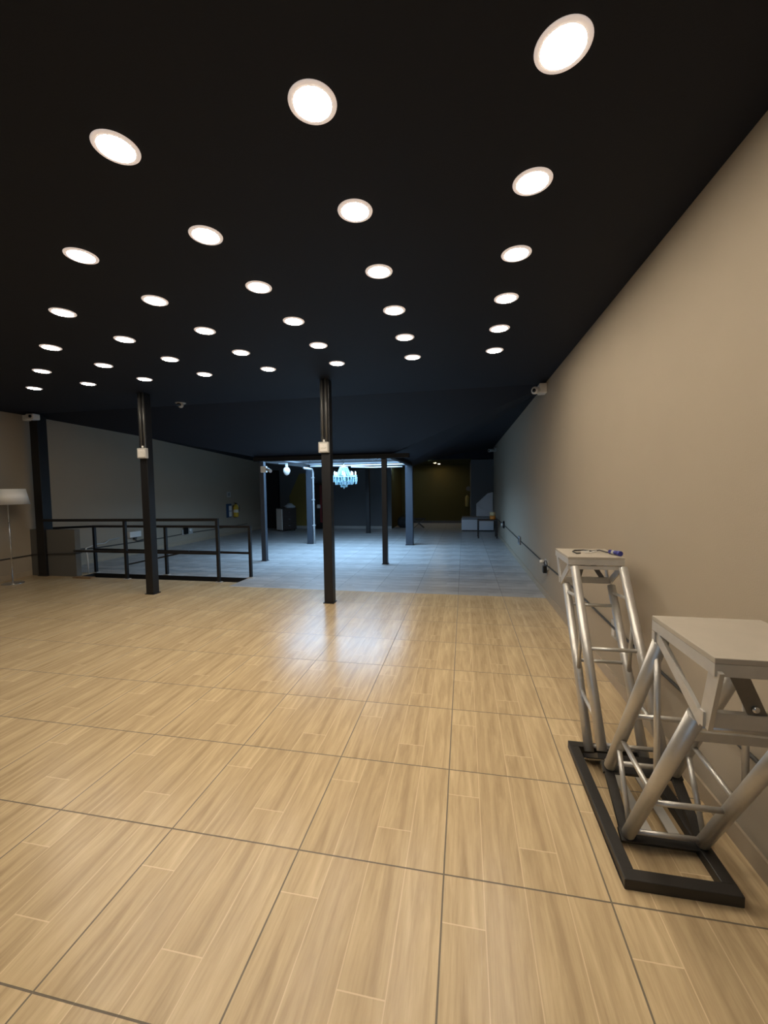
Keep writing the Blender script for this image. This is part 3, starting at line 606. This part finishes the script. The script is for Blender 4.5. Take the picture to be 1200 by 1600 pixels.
B().lathe([(.07, .70), (.085, .72), (.085, 1.08), (.05, 1.14), (.02, 1.16)], (.14, 17.2, 0), 20).build('cylinder', 'ext_dim', t)
b = B(); b.box((.12, 17.18, 1.16), (.16, 17.22, 1.2)); b.bar((.14, 17.18, 1.2), (.14, 17.08, 1.21), .02, .012); b.build('valve_handle', 'lens', t)
t = thing('duffel_bag', 'dark bag on the floor behind the rear right skylight post', 'bag', (-2.2, 15.1, 0))
b = B(); b.lathe([(0, -.28), (.12, -.27), (.2, -.2), (.22, 0), (.2, .2), (.12, .27), (0, .28)], (-2.2, 15.25, .215), 20, (1, .2, 0)); b.build('bag_body', 'black_cloth', t)
b = B(); b.path([(-2.35, 15.15, .36), (-2.3, 15.1, .47), (-2.15, 15.1, .5), (-2.05, 15.13, .38)], .012); b.build('bag_handle', 'black_cloth', t)
t = thing('folding_stool', 'small dark folding stool with pale legs right of the rear right post', 'stool', (-1.6, 15.2, 0))
B().box((-1.86, 15.05, .32), (-1.42, 15.35, .36)).build('seat', 'black_cloth', t)
for a, c in (((-1.84, 15.08, 0), (-1.46, 15.08, .32)), ((-1.46, 15.1, 0), (-1.84, 15.1, .32)), ((-1.84, 15.32, 0), (-1.46, 15.32, .32)), ((-1.46, 15.3, 0), (-1.84, 15.3, .32))): B().tube(a, c, .012, 8).build('leg', 'pipe', t)

# ------------------------------------------------------------------ far left corner
t = thing('drawer_cabinet', 'white ended dark drawer cabinet in the far left corner', 'cabinet', (-6.70, 13.77, 0), rotz=math.radians(-127))
B().box((-.56, .0, .05), (0, .42, .80)).build('carcass', 'dark_wood', t, local=True)
o = None
b = B(); b.box((0.0, -.0, .05), (.02, .42, .82)); b.build('end_panel', 'white_pl', t, local=True)
B().box((-.58, -.02, .80), (.02, .44, .825)).build('cabinet_top', 'dark_wood', t, local=True)
for k in range(3):
    dr = B().box((-.54, .42, .08 + .24 * k), (-.02, .437, .30 + .24 * k)).build('drawer', 'dark_wood', t, local=True)
    B().tube((-.32, .45, .20 + .24 * k), (-.22, .45, .20 + .24 * k), .008, 8).build('handle', 'chrome', dr, local=True)
b = B()
for x, y in ((-.5, .05), (-.05, .05), (-.5, .37), (-.05, .37)): b.box((x - .02, y - .02, 0), (x + .02, y + .02, .05))
b.build('foot', 'dark_wood', t, local=True)
b = B(); b.lathe([(0, 0), (.16, 0), (.19, .05), (.15, .12), (.07, .17), (0, .18)], (0, 0, 0), 14)
for v in b.v: v.x *= 1 + .25 * math.sin(v.z * 40 + v.y * 9); v.y *= .8
tag(b.build('cloth_bundle', 'bag'), 'pale bundle of cloth lying on the dark drawer cabinet', 'cloth'); bo = D.objects['cloth_bundle']; bo.location = (-6.27, 13.95, .826)
t = thing('tall_cabinet', 'tall narrow dark cabinet with a red edge against the far wall', 'cabinet', (-5.37, 14.6, 0))
B().box((-5.52, 14.5, .02), (-5.22, 14.74, 1.72)).build('carcass', 'lens', t); B().box((-5.30, 14.485, .25), (-5.22, 14.50, 1.65)).build('red_strip', 'red', t)
B().lathe([(.06, 0), (.07, .03), (.07, .10), (.05, .14)], (-5.335, 14.44, .79), 14).build('white_knob', 'white_pl', t)

# ------------------------------------------------------------------ daylight
W = D.worlds.new('World'); bpy.context.scene.world = W; W.use_nodes = True
bg = W.node_tree.nodes['Background']; bg.inputs[0].default_value = (.42, .68, 1.0, 1); bg.inputs[1].default_value = 15.0
def portal(name, loc, rot, sx, sy):
    l = D.lights.new(name, 'AREA'); l.shape = 'RECTANGLE'; l.size = sx; l.size_y = sy; l.cycles.is_portal = True
    o = D.objects.new(name, l); COL.objects.link(o); o.location = loc; o.rotation_euler = rot
portal('daylight_roof', ((SX0 + SX1) / 2, (SY0 + SY1) / 2, SZ + .07), (0, 0, 0), SX1 - SX0, SY1 - SY0)
portal('daylight_window', ((WX0 + WX1) / 2, YB - .12, (WZ0 + WZ1) / 2), (math.radians(90), 0, PI), WX1 - WX0, WZ1 - WZ0)

# ------------------------------------------------------------------ camera
f, yaw, pitch, roll, H = 634.7, -.19436, -.0585, -.01317, 1.5037
fw = Vector((math.sin(yaw) * math.cos(pitch), math.cos(yaw) * math.cos(pitch), math.sin(pitch)))
ri = Vector((math.cos(yaw), -math.sin(yaw), 0)); up = ri.cross(fw)
r2 = ri * math.cos(roll) + up * math.sin(roll); u2 = up * math.cos(roll) - ri * math.sin(roll)
cd = D.cameras.new('camera'); cam = D.objects.new('camera', cd); COL.objects.link(cam)
cd.sensor_fit = 'VERTICAL'; cd.sensor_height = 36; cd.sensor_width = 27; cd.lens = f / 1600 * 36; cd.clip_start = .02
mw = Matrix((r2, u2, -fw)).transposed().to_4x4(); mw.translation = (0, 0, H); cam.matrix_world = mw
sc = bpy.context.scene; sc.camera = cam
vs = sc.view_settings; vs.view_transform = 'Standard'; vs.look = 'None'; vs.gamma = 1; vs.exposure = 0.; vs.use_curve_mapping = False
